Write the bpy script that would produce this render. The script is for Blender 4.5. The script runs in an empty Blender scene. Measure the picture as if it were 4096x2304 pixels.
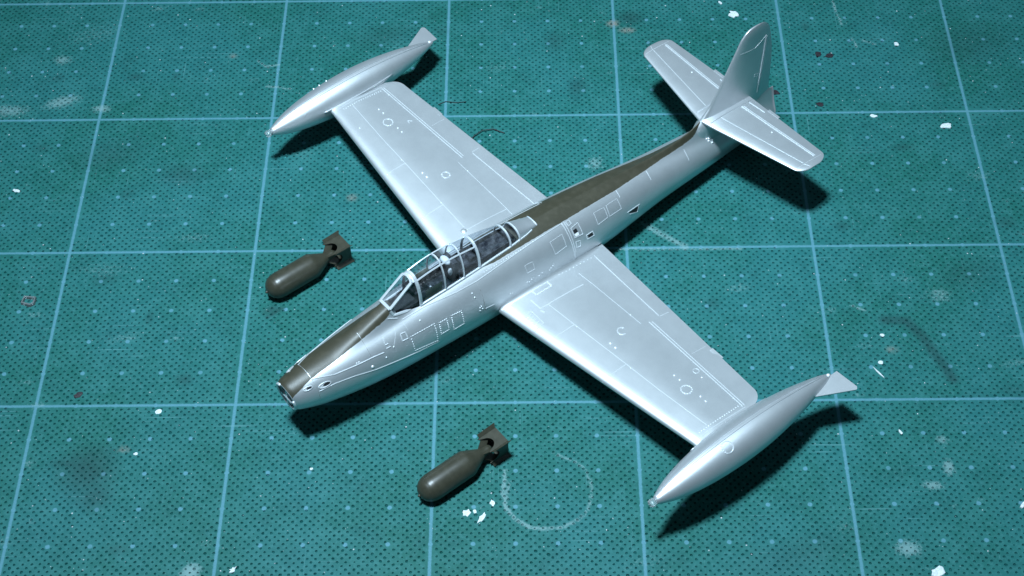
import bpy, bmesh, math, random
import numpy as np
from mathutils import Vector, Matrix, Euler
from mathutils.bvhtree import BVHTree

# units: 1 Blender unit = 1 cm
SC = bpy.context.scene
COL = SC.collection
random.seed(7)
RNG = np.random.default_rng(11)

# ------------------------------------------------------------------ camera
cam_d = bpy.data.cameras.new('camera')
cam = bpy.data.objects.new('camera', cam_d)
COL.objects.link(cam)
cam.location = (-0.1546, -28.0145, 33.4784)
cam.rotation_euler = (0.672642, 0.013231, -0.000642)
cam_d.sensor_width = 36.0
cam_d.lens = 57.07
cam_d.clip_start = 0.5
cam_d.clip_end = 500
cam_d.dof.use_dof = True
cam_d.dof.focus_distance = 41.5
cam_d.dof.aperture_fstop = 5.0
SC.camera = cam

# ------------------------------------------------------------------ world, lamp, exposure
wd = bpy.data.worlds.new('World')
SC.world = wd
wd.use_nodes = True
bg = wd.node_tree.nodes['Background']
bg.inputs[0].default_value = (0.45, 0.78, 1.0, 1)
bg.inputs[1].default_value = 0.085

def area_lamp(name, loc, target, size, power, color):
    d = bpy.data.lights.new(name, 'AREA')
    d.shape = 'DISK'
    d.size = size
    d.energy = power
    d.color = color
    d.spread = math.radians(62)
    o = bpy.data.objects.new(name, d)
    COL.objects.link(o)
    o.location = loc
    o.rotation_euler = (Vector(target) - Vector(loc)).to_track_quat('-Z', 'Y').to_euler()
    return o
area_lamp('desk_lamp_light', (-10.5, -7.5, 76.0), (0.0, 0.0, 0.0), 10.5, 15800, (0.66, 0.855, 1.0))

SC.view_settings.view_transform = 'Standard'
SC.view_settings.look = 'None'
SC.view_settings.exposure = 0.0
SC.view_settings.gamma = 1.0
SC.view_settings.use_curve_mapping = False
SC.render.engine = 'CYCLES'
SC.cycles.max_bounces = 8
SC.cycles.transparent_max_bounces = 16
SC.cycles.use_denoising = True

# ------------------------------------------------------------------ helpers
def tag(o, label=None, cat=None, group=None, kind=None):
    if label: o['label'] = label
    if cat: o['category'] = cat
    if group: o['group'] = group
    if kind: o['kind'] = kind
    return o

def empty(name, loc=(0, 0, 0), rot=(0, 0, 0)):
    o = bpy.data.objects.new(name, None)
    COL.objects.link(o)
    o.location = loc
    o.rotation_euler = rot
    o.empty_display_size = 0.2
    return o

def mobj(name, verts, faces, mat, parent=None, smooth=True, angle=None):
    me = bpy.data.meshes.new(name)
    me.from_pydata([tuple(map(float, v)) for v in verts], [], [tuple(map(int, f)) for f in faces])
    me.update()
    bm = bmesh.new(); bm.from_mesh(me)
    bmesh.ops.recalc_face_normals(bm, faces=bm.faces)
    bm.to_mesh(me); bm.free()
    if smooth:
        me.polygons.foreach_set('use_smooth', [True] * len(me.polygons))
        if angle:
            me.set_sharp_from_angle(angle=math.radians(angle))
    o = bpy.data.objects.new(name, me)
    COL.objects.link(o)
    if mat is not None:
        me.materials.append(mat)
    if parent is not None:
        o.parent = parent
    return o

def loft(rings, close_u=True, cap0=False, cap1=False):
    n = len(rings[0]); V = []; F = []
    for r in rings: V += [tuple(p) for p in r]
    for i in range(len(rings) - 1):
        for j in range(n if close_u else n - 1):
            k = (j + 1) % n
            F.append((i * n + j, i * n + k, (i + 1) * n + k, (i + 1) * n + j))
    if cap0: F.append(tuple(range(n))[::-1])
    if cap1: F.append(tuple((len(rings) - 1) * n + j for j in range(n)))
    return V, F

def strip_geo(pts, nrm, w, h, base=0.012, closed=False):
    """raised bar that follows pts on a surface with normals nrm"""
    pts = [Vector(p) for p in pts]; nrm = [Vector(n).normalized() for n in nrm]
    V = []; F = []
    n = len(pts)
    for i in range(n):
        if closed:
            t = pts[(i + 1) % n] - pts[i - 1]
        else:
            t = pts[min(i + 1, n - 1)] - pts[max(i - 1, 0)]
        if t.length < 1e-6: t = Vector((1, 0, 0))
        t.normalize()
        s = t.cross(nrm[i]).normalized()
        for a, b in ((-.5, -base), (-.30, h), (.30, h), (.5, -base)):
            V.append(tuple(pts[i] + s * (w * a) + nrm[i] * b))
    m = n if closed else n - 1
    for i in range(m):
        a = i * 4; b = ((i + 1) % n) * 4
        for j in range(3):
            F.append((a + j, b + j, b + j + 1, a + j + 1))
        F.append((a + 3, b + 3, b, a))
    if not closed:
        F.append((0, 1, 2, 3)); e = (n - 1) * 4; F.append((e + 3, e + 2, e + 1, e))
    return V, F

def resample(pts, step):
    out = []
    for a, b in zip(pts[:-1], pts[1:]):
        a = np.array(a, float); b = np.array(b, float)
        k = max(1, int(np.ceil(np.linalg.norm(b - a) / step)))
        for i in range(k): out.append(a + (b - a) * i / k)
    out.append(np.array(pts[-1], float))
    return out

def bvh_of(o):
    me = o.data
    return BVHTree.FromPolygons([v.co.copy() for v in me.vertices], [tuple(p.vertices) for p in me.polygons])

def merge(geos):
    V = []; F = []
    for v, f in geos:
        b = len(V); V += list(v); F += [tuple(i + b for i in q) for q in f]
    return V, F

def dome(p, n, r, h, seg=8):
    n = Vector(n).normalized(); p = Vector(p)
    s = n.orthogonal().normalized(); t = n.cross(s)
    V = []; F = []
    for k, (rr, hh) in enumerate(((1, -.006), (.8, h * .7), (.35, h))):
        for j in range(seg):
            a = 2 * math.pi * j / seg
            V.append(tuple(p + s * (r * rr * math.cos(a)) + t * (r * rr * math.sin(a)) + n * hh))
    for k in range(2):
        for j in range(seg):
            F.append((k * seg + j, k * seg + (j + 1) % seg, (k + 1) * seg + (j + 1) % seg, (k + 1) * seg + j))
    F.append(tuple(2 * seg + j for j in range(seg)))
    return V, F

# ------------------------------------------------------------------ node helpers / materials
class NT:
    def __init__(s, name):
        s.m = bpy.data.materials.new(name); s.m.use_nodes = True
        s.t = s.m.node_tree; s.n = s.t.nodes; s.l = s.t.links
        s.b = s.n['Principled BSDF']
    def new(s, ty, **kw):
        x = s.n.new(ty)
        for k, v in kw.items(): setattr(x, k, v)
        return x
    def put(s, sock, v):
        if hasattr(v, 'is_output') or isinstance(v, bpy.types.NodeSocket): s.l.new(v, sock)
        else: sock.default_value = v
    def math(s, op, a, b=None, c=None, clamp=False):
        x = s.new('ShaderNodeMath', operation=op); x.use_clamp = clamp
        s.put(x.inputs[0], a)
        if b is not None: s.put(x.inputs[1], b)
        if c is not None: s.put(x.inputs[2], c)
        return x.outputs[0]
    def mix(s, f, a, b):
        x = s.new('ShaderNodeMix', data_type='RGBA')
        s.put(x.inputs[0], f); s.put(x.inputs[6], a); s.put(x.inputs[7], b)
        return x.outputs[2]
    def ramp(s, v, lo, hi):
        x = s.new('ShaderNodeMapRange'); x.clamp = True
        s.put(x.inputs[0], v); x.inputs[1].default_value = lo; x.inputs[2].default_value = hi
        return x.outputs[0]
    def coord(s, which='Object', scale=None, loc=None):
        x = s.new('ShaderNodeTexCoord').outputs[which]
        if scale or loc:
            m = s.new('ShaderNodeMapping'); s.l.new(x, m.inputs[0])
            if scale: m.inputs['Scale'].default_value = scale
            if loc: m.inputs['Location'].default_value = loc
            x = m.outputs[0]
        return x
    def noise(s, vec, scale, detail=3, rough=.55):
        x = s.new('ShaderNodeTexNoise'); s.l.new(vec, x.inputs['Vector'])
        x.inputs['Scale'].default_value = scale; x.inputs['Detail'].default_value = detail
        x.inputs['Roughness'].default_value = rough
        return x.outputs['Fac']
    def attr(s, name):
        x = s.new('ShaderNodeAttribute'); x.attribute_name = name
        return x.outputs['Fac']
    def bump(s, h, strength, dist):
        x = s.new('ShaderNodeBump'); x.inputs['Strength'].default_value = strength
        x.inputs['Distance'].default_value = dist; s.l.new(h, x.inputs['Height'])
        s.l.new(x.outputs[0], s.b.inputs['Normal'])
    def set(s, **kw):
        for k, v in kw.items(): s.put(s.b.inputs[k.replace('_', ' ')], v)
        return s.m

SILVER = (0.60, 0.64, 0.67, 1)
OLIVE = (0.040, 0.037, 0.023, 1)

def silver_mat(name, olive=False):
    n = NT(name)
    c = n.coord('Object')
    grain = n.noise(c, 60, 3, .7)
    broad = n.noise(c, 2.2, 4)
    fleck = n.noise(c, 40, 2, .7)
    base = n.mix(n.ramp(broad, .3, .7), (0.62, 0.645, 0.665, 1), (0.68, 0.705, 0.725, 1))
    base = n.mix(n.math('MULTIPLY', n.ramp(fleck, .60, .75), .25), base, (0.78, 0.80, 0.81, 1))
    metal = 0.78
    rough = n.math('MULTIPLY_ADD', grain, .16, .35)
    if olive:
        edge = n.math('MULTIPLY_ADD', n.math('SUBTRACT', n.noise(c, 9, 3), .5), .03, n.attr('olive'))
        m = n.ramp(edge, -.006, .006)
        worn = n.mix(n.ramp(n.noise(c, 5, 5), .45, .75), OLIVE, (0.056, 0.051, 0.034, 1))
        base = n.mix(m, base, worn)
        metal = n.math('SUBTRACT', .78, n.math('MULTIPLY', m, .78))
        rough = n.math('ADD', rough, n.math('MULTIPLY', m, .02))
    n.bump(grain, .22, .01)
    return n.set(Base_Color=base, Metallic=metal, Roughness=rough)

M = {}
M['silver'] = silver_mat('silver_paint')
M['body'] = silver_mat('silver_and_olive_paint', True)
n = NT('bare_frame_silver'); M['frame'] = n.set(Base_Color=(0.72, 0.76, 0.79, 1), Metallic=.45, Roughness=n.math('MULTIPLY_ADD', n.noise(n.coord(), 30), .2, .25))
n = NT('ridge_highlight_silver'); M['ridge'] = n.set(Base_Color=(0.74, 0.77, 0.79, 1), Metallic=.48, Roughness=n.math('MULTIPLY_ADD', n.noise(n.coord(), 30), .2, .22))  # paler scuffed silver, with the highlight on raised lines put into the colour
n = NT('cavity_shade_black'); M['dark'] = n.set(Base_Color=n.mix(n.noise(n.coord(), 12), (0.006, 0.007, 0.009, 1), (0.014, 0.015, 0.017, 1)), Roughness=.6)  # near-black colour standing in for shade in openings and under the windscreen
n = NT('cockpit_black'); M['cockpit'] = n.set(Base_Color=n.mix(n.ramp(n.noise(n.coord(), 9, 4), .4, .75), (0.014, 0.015, 0.020, 1), (0.085, 0.088, 0.098, 1)), Roughness=.30)
n = NT('cockpit_green'); M['green'] = n.set(Base_Color=n.mix(n.noise(n.coord(), 12), (0.10, 0.12, 0.05, 1), (0.16, 0.18, 0.09, 1)), Roughness=.35)
n = NT('headrest_white'); M['white'] = n.set(Base_Color=n.mix(n.noise(n.coord(), 12), (0.68, 0.70, 0.72, 1), (0.8, 0.8, 0.8, 1)), Roughness=.5)
def olive_mat():
    n = NT('olive_drab_paint'); c = n.coord()
    b = n.mix(n.ramp(n.noise(c, 7, 5), .35, .7), (0.033, 0.032, 0.021, 1), (0.046, 0.044, 0.030, 1))
    n.bump(n.noise(c, 60, 2), .06, .01)
    return n.set(Base_Color=b, Roughness=n.math('MULTIPLY_ADD', n.noise(c, 25), .14, .29))
M['olive'] = olive_mat()
def glass_mat(name, tint=(0.84, 0.88, 0.92, 1), gl=.04, rough=.08):
    n = NT(name)
    tr = n.new('ShaderNodeBsdfTransparent'); tr.inputs[0].default_value = tint
    g = n.new('ShaderNodeBsdfGlossy'); g.inputs['Roughness'].default_value = rough
    fr = n.new('ShaderNodeLayerWeight'); fr.inputs[0].default_value = .5
    f = n.math('ADD', n.math('MULTIPLY_ADD', n.math('POWER', fr.outputs['Facing'], 4.0), .45, .03), n.math('MULTIPLY', n.noise(n.coord(), 6, 4), gl), clamp=True)
    mx = n.new('ShaderNodeMixShader'); n.put(mx.inputs[0], f)
    n.l.new(tr.outputs[0], mx.inputs[1]); n.l.new(g.outputs[0], mx.inputs[2])
    df = n.new('ShaderNodeBsdfDiffuse'); df.inputs[0].default_value = (.8, .84, .88, 1)
    m2 = n.new('ShaderNodeMixShader'); n.put(m2.inputs[0], n.math('MULTIPLY', n.ramp(n.noise(n.coord(), 3.5, 4), .38, .72), .10))
    n.l.new(mx.outputs[0], m2.inputs[1]); n.l.new(df.outputs[0], m2.inputs[2])
    n.l.new(m2.outputs[0], n.n['Material Output'].inputs[0])
    return n.m
M['glass'] = glass_mat('canopy_clear_plastic')
n = NT('clear_sprue'); M['clear'] = n.set(Base_Color=(0.85, 0.93, 0.95, 1), Roughness=.12, Transmission_Weight=.85, IOR=1.45)
def flake_mat(name, c1, c2, rough=.6):
    n = NT(name); return n.set(Base_Color=n.mix(n.ramp(n.noise(n.coord(), 30, 3), .35, .65), c1, c2), Roughness=rough)
M['flake_w'] = flake_mat('dried_white_paint', (0.42, 0.48, 0.50, 1), (0.66, 0.70, 0.71, 1))
M['flake_d'] = flake_mat('dried_black_paint', (0.010, 0.009, 0.012, 1), (0.03, 0.024, 0.03, 1), .45)
M['hair'] = flake_mat('dark_fibre', (0.012, 0.014, 0.016, 1), (0.02, 0.022, 0.024, 1))

# ------------------------------------------------------------------ cutting mat
def seg_dist(P, a, b):
    a = np.array(a); b = np.array(b); d = b - a
    t = np.clip(((P - a) @ d) / (d @ d), 0, 1)
    return np.hypot(*(P - (a + t[:, None] * d)).T)
def poly_dist(P, pts):
    return np.min([seg_dist(P, a, b) for a, b in zip(pts[:-1], pts[1:])], axis=0)

def mat_material():
    n = NT('cutting_mat_vinyl')
    c = n.coord('Object')
    sep = n.new('ShaderNodeSeparateXYZ'); n.l.new(c, sep.inputs[0])
    x, y = sep.outputs[0], sep.outputs[1]
    wob = n.math('MULTIPLY', n.math('SUBTRACT', n.noise(c, 14, 3), .5), .03)
    def line(v, off, half):
        d = n.math('ABSOLUTE', n.math('SUBTRACT', n.math('MODULO', n.math('ADD', v, 1000.0 + off), 5.0), 2.5))
        return n.ramp(n.math('ADD', d, wob), half + .014, half - .014)
    ln = n.math('MAXIMUM', line(x, 0.0, .038), line(y, 2.5, .035))
    def cell(v):
        return n.math('SUBTRACT', n.math('MODULO', n.math('ADD', v, 1000.5), 1.0), .5)
    dx = cell(n.math('ADD', x, .5)); dy = cell(y)
    dd = n.math('SQRT', n.math('ADD', n.math('MULTIPLY', dx, dx), n.math('MULTIPLY', dy, dy)))
    dots = n.ramp(n.math('ADD', dd, wob), .066, .046)
    fade = n.ramp(n.noise(c, 1.1, 4), .28, .50)
    dots = n.math('MULTIPLY', dots, n.math('MULTIPLY_ADD', fade, .4, .60))
    ink = n.math('MAXIMUM', n.math('MULTIPLY', ln, .92), dots)
    ink = n.math('MULTIPLY', ink, n.math('MULTIPLY_ADD', n.ramp(n.noise(c, 26, 3), .35, .6), .22, .78))
    big = n.noise(c, .22, 5, .6); mid = n.noise(c, 1.3, 5, .65); fine = n.noise(c, 22, 4, .7)
    spk = n.noise(c, 55, 3, .75); med = n.noise(c, 6.5, 5, .7)
    base = n.mix(n.ramp(big, .40, .60), (0.0095, 0.098, 0.083, 1), (0.0150, 0.116, 0.116, 1))
    base = n.mix(n.math('MULTIPLY', n.ramp(mid, .48, .70), .50), base, (0.030, 0.152, 0.148, 1))
    base = n.mix(n.math('MULTIPLY', n.ramp(mid, .46, .25), .50), base, (0.008, 0.068, 0.068, 1))
    base = n.mix(n.math('MULTIPLY', n.ramp(med, .48, .70), .60), base, (0.038, 0.166, 0.164, 1))
    base = n.mix(n.math('MULTIPLY', n.ramp(fine, .55, .74), .55), base, (0.046, 0.186, 0.184, 1))
    base = n.mix(n.math('MULTIPLY', n.ramp(spk, .64, .76), .60), base, (0.11, 0.26, 0.27, 1))
    base = n.mix(ink, base, (0.0820, 0.2250, 0.2800, 1))
    # knife marks: thin pale streaks along both grid directions
    def streak(sc, lo, hi, mscale):
        v = n.noise(n.coord('Object', sc), 1.0, 2, .4)
        gate = n.ramp(n.noise(c, mscale, 3), .50, .62)
        return n.math('MULTIPLY', n.ramp(v, lo, hi), gate)
    st = n.math('MAXIMUM', streak((.35, 26, 1), .66, .72, .45), n.math('MULTIPLY', streak((30, .5, 1), .69, .75, .6), .8))
    base = n.mix(n.math('MULTIPLY', st, .60), base, (0.1100, 0.2688, 0.2852, 1))
    br = n.noise(c, 13, 4, .75)
    sw = n.math('MULTIPLY', n.ramp(n.math('MULTIPLY_ADD', n.math('SUBTRACT', br, .5), 1.7, n.attr('stain_pale')), .30, .62), n.math('MULTIPLY_ADD', n.attr('stain_pale'), .75, .12), clamp=True)
    base = n.mix(sw, base, (0.1760, 0.2944, 0.2976, 1))
    sd = n.math('MULTIPLY', n.attr('stain_dark'), n.math('MULTIPLY_ADD', n.ramp(br, .3, .6), .5, .5), clamp=True)
    base = n.mix(sd, base, (0.0121, 0.0320, 0.0360, 1))
    sp = n.math('MULTIPLY', n.attr('stain_pink'), n.ramp(br, .35, .55), clamp=True)
    base = n.mix(sp, base, (0.2200, 0.1920, 0.1674, 1))
    pit = n.attr('pit')
    base = n.mix(n.math('MULTIPLY', pit, .52), base, (0.0022, 0.0256, 0.0285, 1))
    rough = n.math('MAXIMUM', n.math('MULTIPLY_ADD', fine, .25, .38), pit)
    n.bump(n.math('ADD', fine, n.math('MULTIPLY', st, -.5)), .20, .02)
    return n.set(Base_Color=base, Roughness=rough, Specular_IOR_Level=n.math('SUBTRACT', .17, n.math('MULTIPLY', pit, .17)))

X0, X1, Y0, Y1 = -20.5, 19.0, -13.0, 13.5
def build_mat():
    # dimples lie on a square lattice turned 45 degrees: rows 1 mm apart, every other one shifted
    s = 0.1005; th = math.radians(0.8)
    NX, NY = 260, 330
    ii, jj = np.meshgrid(np.arange(-NX, NX), np.arange(-NY, NY), indexing='ij')
    keep = ((ii + jj) % 2) == 0
    u = ii[keep] * s; v = jj[keep] * s
    ca, sa = math.cos(th), math.sin(th)
    cx = u * ca - v * sa + .037; cy = u * sa + v * ca + .05
    ins = (cx > X0) & (cx < X1) & (cy > Y0) & (cy < Y1)
    cx, cy = cx[ins], cy[ins]; N = len(cx)
    edge = (cx < X0 + .35) | (cx > X1 - .35) | (cy < Y0 + .35) | (cy > Y1 - .35)
    lx = np.abs((cx + 1000) % 5 - 2.5); ly = np.abs((cy + 1002.5) % 5 - 2.5)
    ddx = (cx + 1000.0) % 1 - .5; ddy = (cy + 1000.5) % 1 - .5
    onprint = (lx < .068) | (ly < .060) | (np.hypot(ddx, ddy) < .065)
    H = 6
    rad = .0360 * (1 + .09 * RNG.standard_normal(N)).clip(.7, 1.3)
    rad[RNG.random(N) < .05] *= .6
    jx = .005 * RNG.standard_normal(N); jy = .005 * RNG.standard_normal(N)
    dep = np.full(N, .040) * RNG.uniform(.6, 1.25, N)
    flat = edge | onprint
    dep[flat] = 0.0
    # four corners of each cell (diamond), shared values so that they weld visually
    cor = np.array([(s, 0), (0, s), (-s, 0), (0, -s)])
    cor = np.c_[cor[:, 0] * ca - cor[:, 1] * sa, cor[:, 0] * sa + cor[:, 1] * ca]
    nv = 4 + 3 * H
    V = np.zeros((N, nv, 3)); pit = np.zeros((N, nv))
    V[:, :4, 0] = cx[:, None] + cor[None, :, 0]; V[:, :4, 1] = cy[:, None] + cor[None, :, 1]
    a0 = 2 * math.pi * np.arange(H) / H + th
    irr = 1 + .12 * RNG.standard_normal((N, H))
    rr = rad[:, None] * irr
    V[:, 4:4 + H, 0] = (cx + jx)[:, None] + rr * np.cos(a0); V[:, 4:4 + H, 1] = (cy + jy)[:, None] + rr * np.sin(a0)
    V[:, 4 + H:4 + 2 * H] = V[:, 4:4 + H]
    V[:, 4 + 2 * H:, 0] = (cx + jx)[:, None] + .98 * rr * np.cos(a0); V[:, 4 + 2 * H:, 1] = (cy + jy)[:, None] + .98 * rr * np.sin(a0)
    V[:, 4 + 2 * H:, 2] = -dep[:, None]
    pit[:, 4 + H:] = np.where(flat, 0, RNG.uniform(.6, 1.0, N))[:, None]
    # triangles of the top ring: corners 0..3 at 0,90,180,270 deg, hole 4..9 at 60 deg steps
    h = [4 + k for k in range(6)]
    T = [(0, 1, h[1]), (0, h[1], h[0]), (1, h[2], h[1]), (1, 2, h[2]), (2, h[3], h[2]), (2, h[4], h[3]), (2, 3, h[4]), (3, h[5], h[4]), (3, 0, h[5]), (0, h[0], h[5])]
    g = [4 + 2 * H + k for k in range(6)]; hw = [4 + H + k for k in range(6)]
    for k in range(6):
        k2 = (k + 1) % 6
        T += [(hw[k], hw[k2], g[k2]), (hw[k], g[k2], g[k])]
    T += [(g[0], g[1], g[2]), (g[0], g[2], g[3]), (g[0], g[3], g[4]), (g[0], g[4], g[5])]
    T = np.array(T)
    tri = (np.arange(N)[:, None, None] * nv + T[None]).reshape(-1, 3)
    V = V.reshape(-1, 3); pit = pit.reshape(-1)
    me = bpy.data.meshes.new('mat_surface')
    me.vertices.add(len(V)); me.vertices.foreach_set('co', V.ravel().astype(np.float32))
    me.loops.add(tri.size); me.loops.foreach_set('vertex_index', tri.ravel().astype(np.int32))
    me.polygons.add(len(tri)); me.polygons.foreach_set('loop_start', np.arange(0, tri.size, 3, dtype=np.int32))
    me.update(calc_edges=True)
    P = V[:, :2]
    pale = np.zeros(len(P)); dark = np.zeros(len(P)); pink = np.zeros(len(P))
    def blob(arr, c, rx, ry, amt, rot=0):
        d = P - np.array(c); cr, sr = math.cos(rot), math.sin(rot)
        q = np.hypot((d[:, 0] * cr + d[:, 1] * sr) / rx, (-d[:, 0] * sr + d[:, 1] * cr) / ry)
        np.maximum(arr, amt * np.clip(1.25 - q, 0, 1), out=arr)
    def stroke(arr, pts, w, amt):
        np.maximum(arr, amt * np.clip(1.4 - poly_dist(P, pts) / w, 0, 1), out=arr)
    ring = [(-.74, -7.0), (-.81, -7.6), (-.72, -8.05), (-.5, -8.35), (-.2, -8.55), (.2, -8.62), (.6, -8.57), (.95, -8.4), (1.2, -8.15), (1.32, -7.74), (1.3, -7.3), (1.2, -7.0), (.96, -6.75), (.6, -6.6), (.45, -6.5)]
    stroke(pale, ring[:6], .07, .74); stroke(pale, ring[5:8], .065, .66); stroke(pale, ring[7:11], .065, .60); stroke(pale, ring[10:], .06, .56)
    stroke(pale, [(-.62, -7.3), (-.74, -7.9)], .05, .6)
    stroke(dark, [(9.05, -2.5), (9.6, -2.55), (9.95, -3.05), (10.17, -3.6), (10.38, -4.04), (10.5, -4.4)], .15, .62)
    blob(dark, (-10.9, -6.9), .75, .75, .60); blob(dark, (-10.6, -7.6), .45, .5, .5); blob(dark, (-11.4, -6.7), .4, .2, .5)
    blob(pale, (-13.7, 5.75), .8, .35, .65, .35); blob(pale, (-15.2, 5.4), .9, .35, .6); blob(pale, (-14.0, 7.5), .42, .3, .6)
    blob(pale, (-12.5, 5.45), .4, .22, .7); blob(pale, (-13.2, 8.6), 1.6, .7, .34, .3); blob(pale, (-11.5, -.6), 1.2, .4, .36); blob(pale, (-9.2, .5), .9, .25, .4); blob(pale, (-6.5, 3.6), .8, .5, .3)
    stroke(pale, [(3.0, .85), (3.5, .45), (4.1, .0)], .13, .6); blob(pale, (1.75, 3.1), .4, .42, .55)
    blob(pale, (9.93, -6.2), .25, .2, .6); blob(pale, (9.96, -7.0), .2, .32, .75); blob(pale, (9.5, -7.5), .38, .18, .7); blob(pale, (8.65, -9.2), .42, .3, .75)
    blob(pale, (-8.05, -9.7), .30, .35, .9, -.7); blob(pale, (12.4, 2.5), .5, .3, .4); blob(pale, (10.6, -1.7), .5, .4, .5)
    blob(pink, (2.48, 8.85), .20, .16, .9); blob(pink, (2.9, 8.55), .26, .12, .8); blob(pink, (-5.0, 1.9), .16, .14, .6); blob(pink, (-8.9, 7.6), .12, .1, .6)
    blob(pink, (9.1, -3.45), .16, .1, .6); blob(pink, (-10.1, -6.3), .14, .1, .6)
    for q_ in ((-3.5, -4.2, 1.6, .8, .30), (4.8, -6.4, 1.5, .7, .26), (13.0, 7.8, 1.4, .9, .30), (-12.0, 3.6, 1.1, .6, .30), (6.0, -9.4, 1.6, .5, .25), (11.5, -1.0, .9, .5, .28), (-4.4, 8.4, 1.0, .5, .3)): blob(dark, q_[:2], q_[2], q_[3], q_[4], .3)
    for q_ in ((-6.0, -4.2, .9, .3, .36), (5.4, -1.4, .6, .25, .42), (12.2, -3.9, .8, .2, .4), (-1.0, 7.0, .7, .35, .34), (-10.6, -2.9, .8, .25, .4), (-12.8, -8.8, .7, .35, .36), (2.5, -9.5, 1.0, .3, .32), (7.2, -8.6, .5, .3, .34), (4.8, 6.4, .5, .35, .36)): blob(pale, q_[:2], q_[2], q_[3], q_[4], .2)
    blob(dark, (3.0, 9.1), .45, .35, .55); blob(dark, (1.35, 6.2), .3, .4, .45); blob(dark, (-9.8, 2.8), .7, .45, .4); blob(dark, (12.9, -5.2), 1.3, .35, .35, -.4)
    blob(dark, (3.9, 7.6), .5, .8, .35); blob(dark, (-6.9, -2.0), .12, .25, .7, -.9); blob(dark, (.7, 8.1), .35, .5, .35); blob(dark, (14.2, 1.8), .22, .2, .7)
    stroke(dark, [(-6.95, -2.25), (-6.6, -1.95)], .05, .8)
    for sc in ([(-8.15, 7.4), (-7.87, 7.13), (-7.46, 7.23)], [(-7.78, 6.31), (-7.05, 6.19)], [(9.21, 9.81), (9.36, 8.74)], [(9.6, 8.1), (9.7, 7.7)], [(8.25, -2.01), (8.59, -2.2)], [(9.9, 8.0), (10.25, 7.85)], [(2.2, -.05), (5.6, -.05)]):
        stroke(pale, sc, .05, .7)
    k = RNG.random((170, 2)) * [X1 - X0 - 2, Y1 - Y0 - 2] + [X0 + 1, Y0 + 1]
    for q in k:
        sel = (np.abs(P[:, 0] - q[0]) < .5) & (np.abs(P[:, 1] - q[1]) < .5)
        idx = np.nonzero(sel)[0]
        if len(idx):
            d = np.hypot((P[idx, 0] - q[0]) / RNG.uniform(.1, .4), (P[idx, 1] - q[1]) / RNG.uniform(.08, .25))
            arr = pale if RNG.random() < .7 else dark
            arr[idx] = np.maximum(arr[idx], RNG.uniform(.2, .5) * np.clip(1.2 - d, 0, 1))
    for nm, arr in (('stain_pale', pale), ('stain_dark', dark), ('stain_pink', pink), ('pit', pit)):
        at = me.attributes.new(nm, 'FLOAT', 'POINT'); at.data.foreach_set('value', arr.astype(np.float32))
    mm = mat_material()
    me.materials.append(mm)
    o = bpy.data.objects.new('mat_surface', me); COL.objects.link(o)
    tag(o, kind='stuff')
    root = empty('cutting_mat', (0, 0, -.3))
    tag(root, 'worn teal cutting mat with pale blue grid lines and pitted surface', 'cutting mat', kind='structure')
    o.parent = root; o.location = (0, 0, .3)
    # slab below the pitted skin with a plain raised rim
    xo0, xo1, yo0, yo1 = X0 - .8, X1 + .8, Y0 - .8, Y1 + .8
    xi0, xi1, yi0, yi1 = X0 + .15, X1 - .15, Y0 + .15, Y1 - .15
    zt = -.003; V = []
    for (a, b, c2, d) in ((xo0, xo1, yo0, yo1), (xi0, xi1, yi0, yi1)):
        V += [(a, c2, zt), (b, c2, zt), (b, d, zt), (a, d, zt)]
    V += [(v[0], v[1], -.3) for v in V[:4]] + [(v[0], v[1], -.12) for v in V[4:8]]
    F = []
    for k in range(4):
        k2 = (k + 1) % 4
        F += [(k, k2, 4 + k2, 4 + k), (8 + k, k, k2, 8 + k2)[::-1], (4 + k, 4 + k2, 12 + k2, 12 + k)]
    F += [(12, 13, 14, 15), (11, 10, 9, 8)]
    s_ = mobj('mat_slab', V, F, mm, root, smooth=False); s_.location = (0, 0, .3)
    return root
build_mat()

# ------------------------------------------------------------------ the model aeroplane: reference curves (x forward, y port, z up)
PLANE = empty('model_airplane', (-1.53223, -2.09780, 0.89668), (0.023964, -0.036507, 3.826945))
tag(PLANE, 'silver scale model jet airplane with olive nose top and spine, resting on the cutting mat', 'model airplane')

ST = np.array([5.76, 5.68, 5.5, 5.2, 4.5, 3.7, 3.0, 1.5, 0, -2, -4, -6, -8, -9.9, -10.66])
FA = np.array([.385, .432, .488, .565, .680, .785, .850, .936, .985, .975, .855, .662, .545, .390, .250])
FB = np.array([.385, .432, .490, .575, .701, .825, .900, 1.005, 1.065, 1.055, .915, .700, .560, .390, .250])
FZ = np.array([.300, .295, .280, .258, .218, .200, .200, .240, .249, .235, .198, .165, .125, .085, .05])
def _cr(x, v):
    # smooth (Catmull-Rom) interpolation over the stations
    X = -ST; q = -np.asarray(x, float); q = np.clip(q, X[0], X[-1])
    i = np.clip(np.searchsorted(X, q) - 1, 0, len(X) - 2)
    m = np.gradient(v, X)
    h = X[i + 1] - X[i]; t = (q - X[i]) / h
    return (2 * t**3 - 3 * t**2 + 1) * v[i] + (t**3 - 2 * t**2 + t) * h * m[i] + (-2 * t**3 + 3 * t**2) * v[i + 1] + (t**3 - t**2) * h * m[i + 1]
def fa(x): return float(_cr(x, FA))
def fb(x): return float(_cr(x, FB))
def fz(x): return float(_cr(x, FZ))
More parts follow.
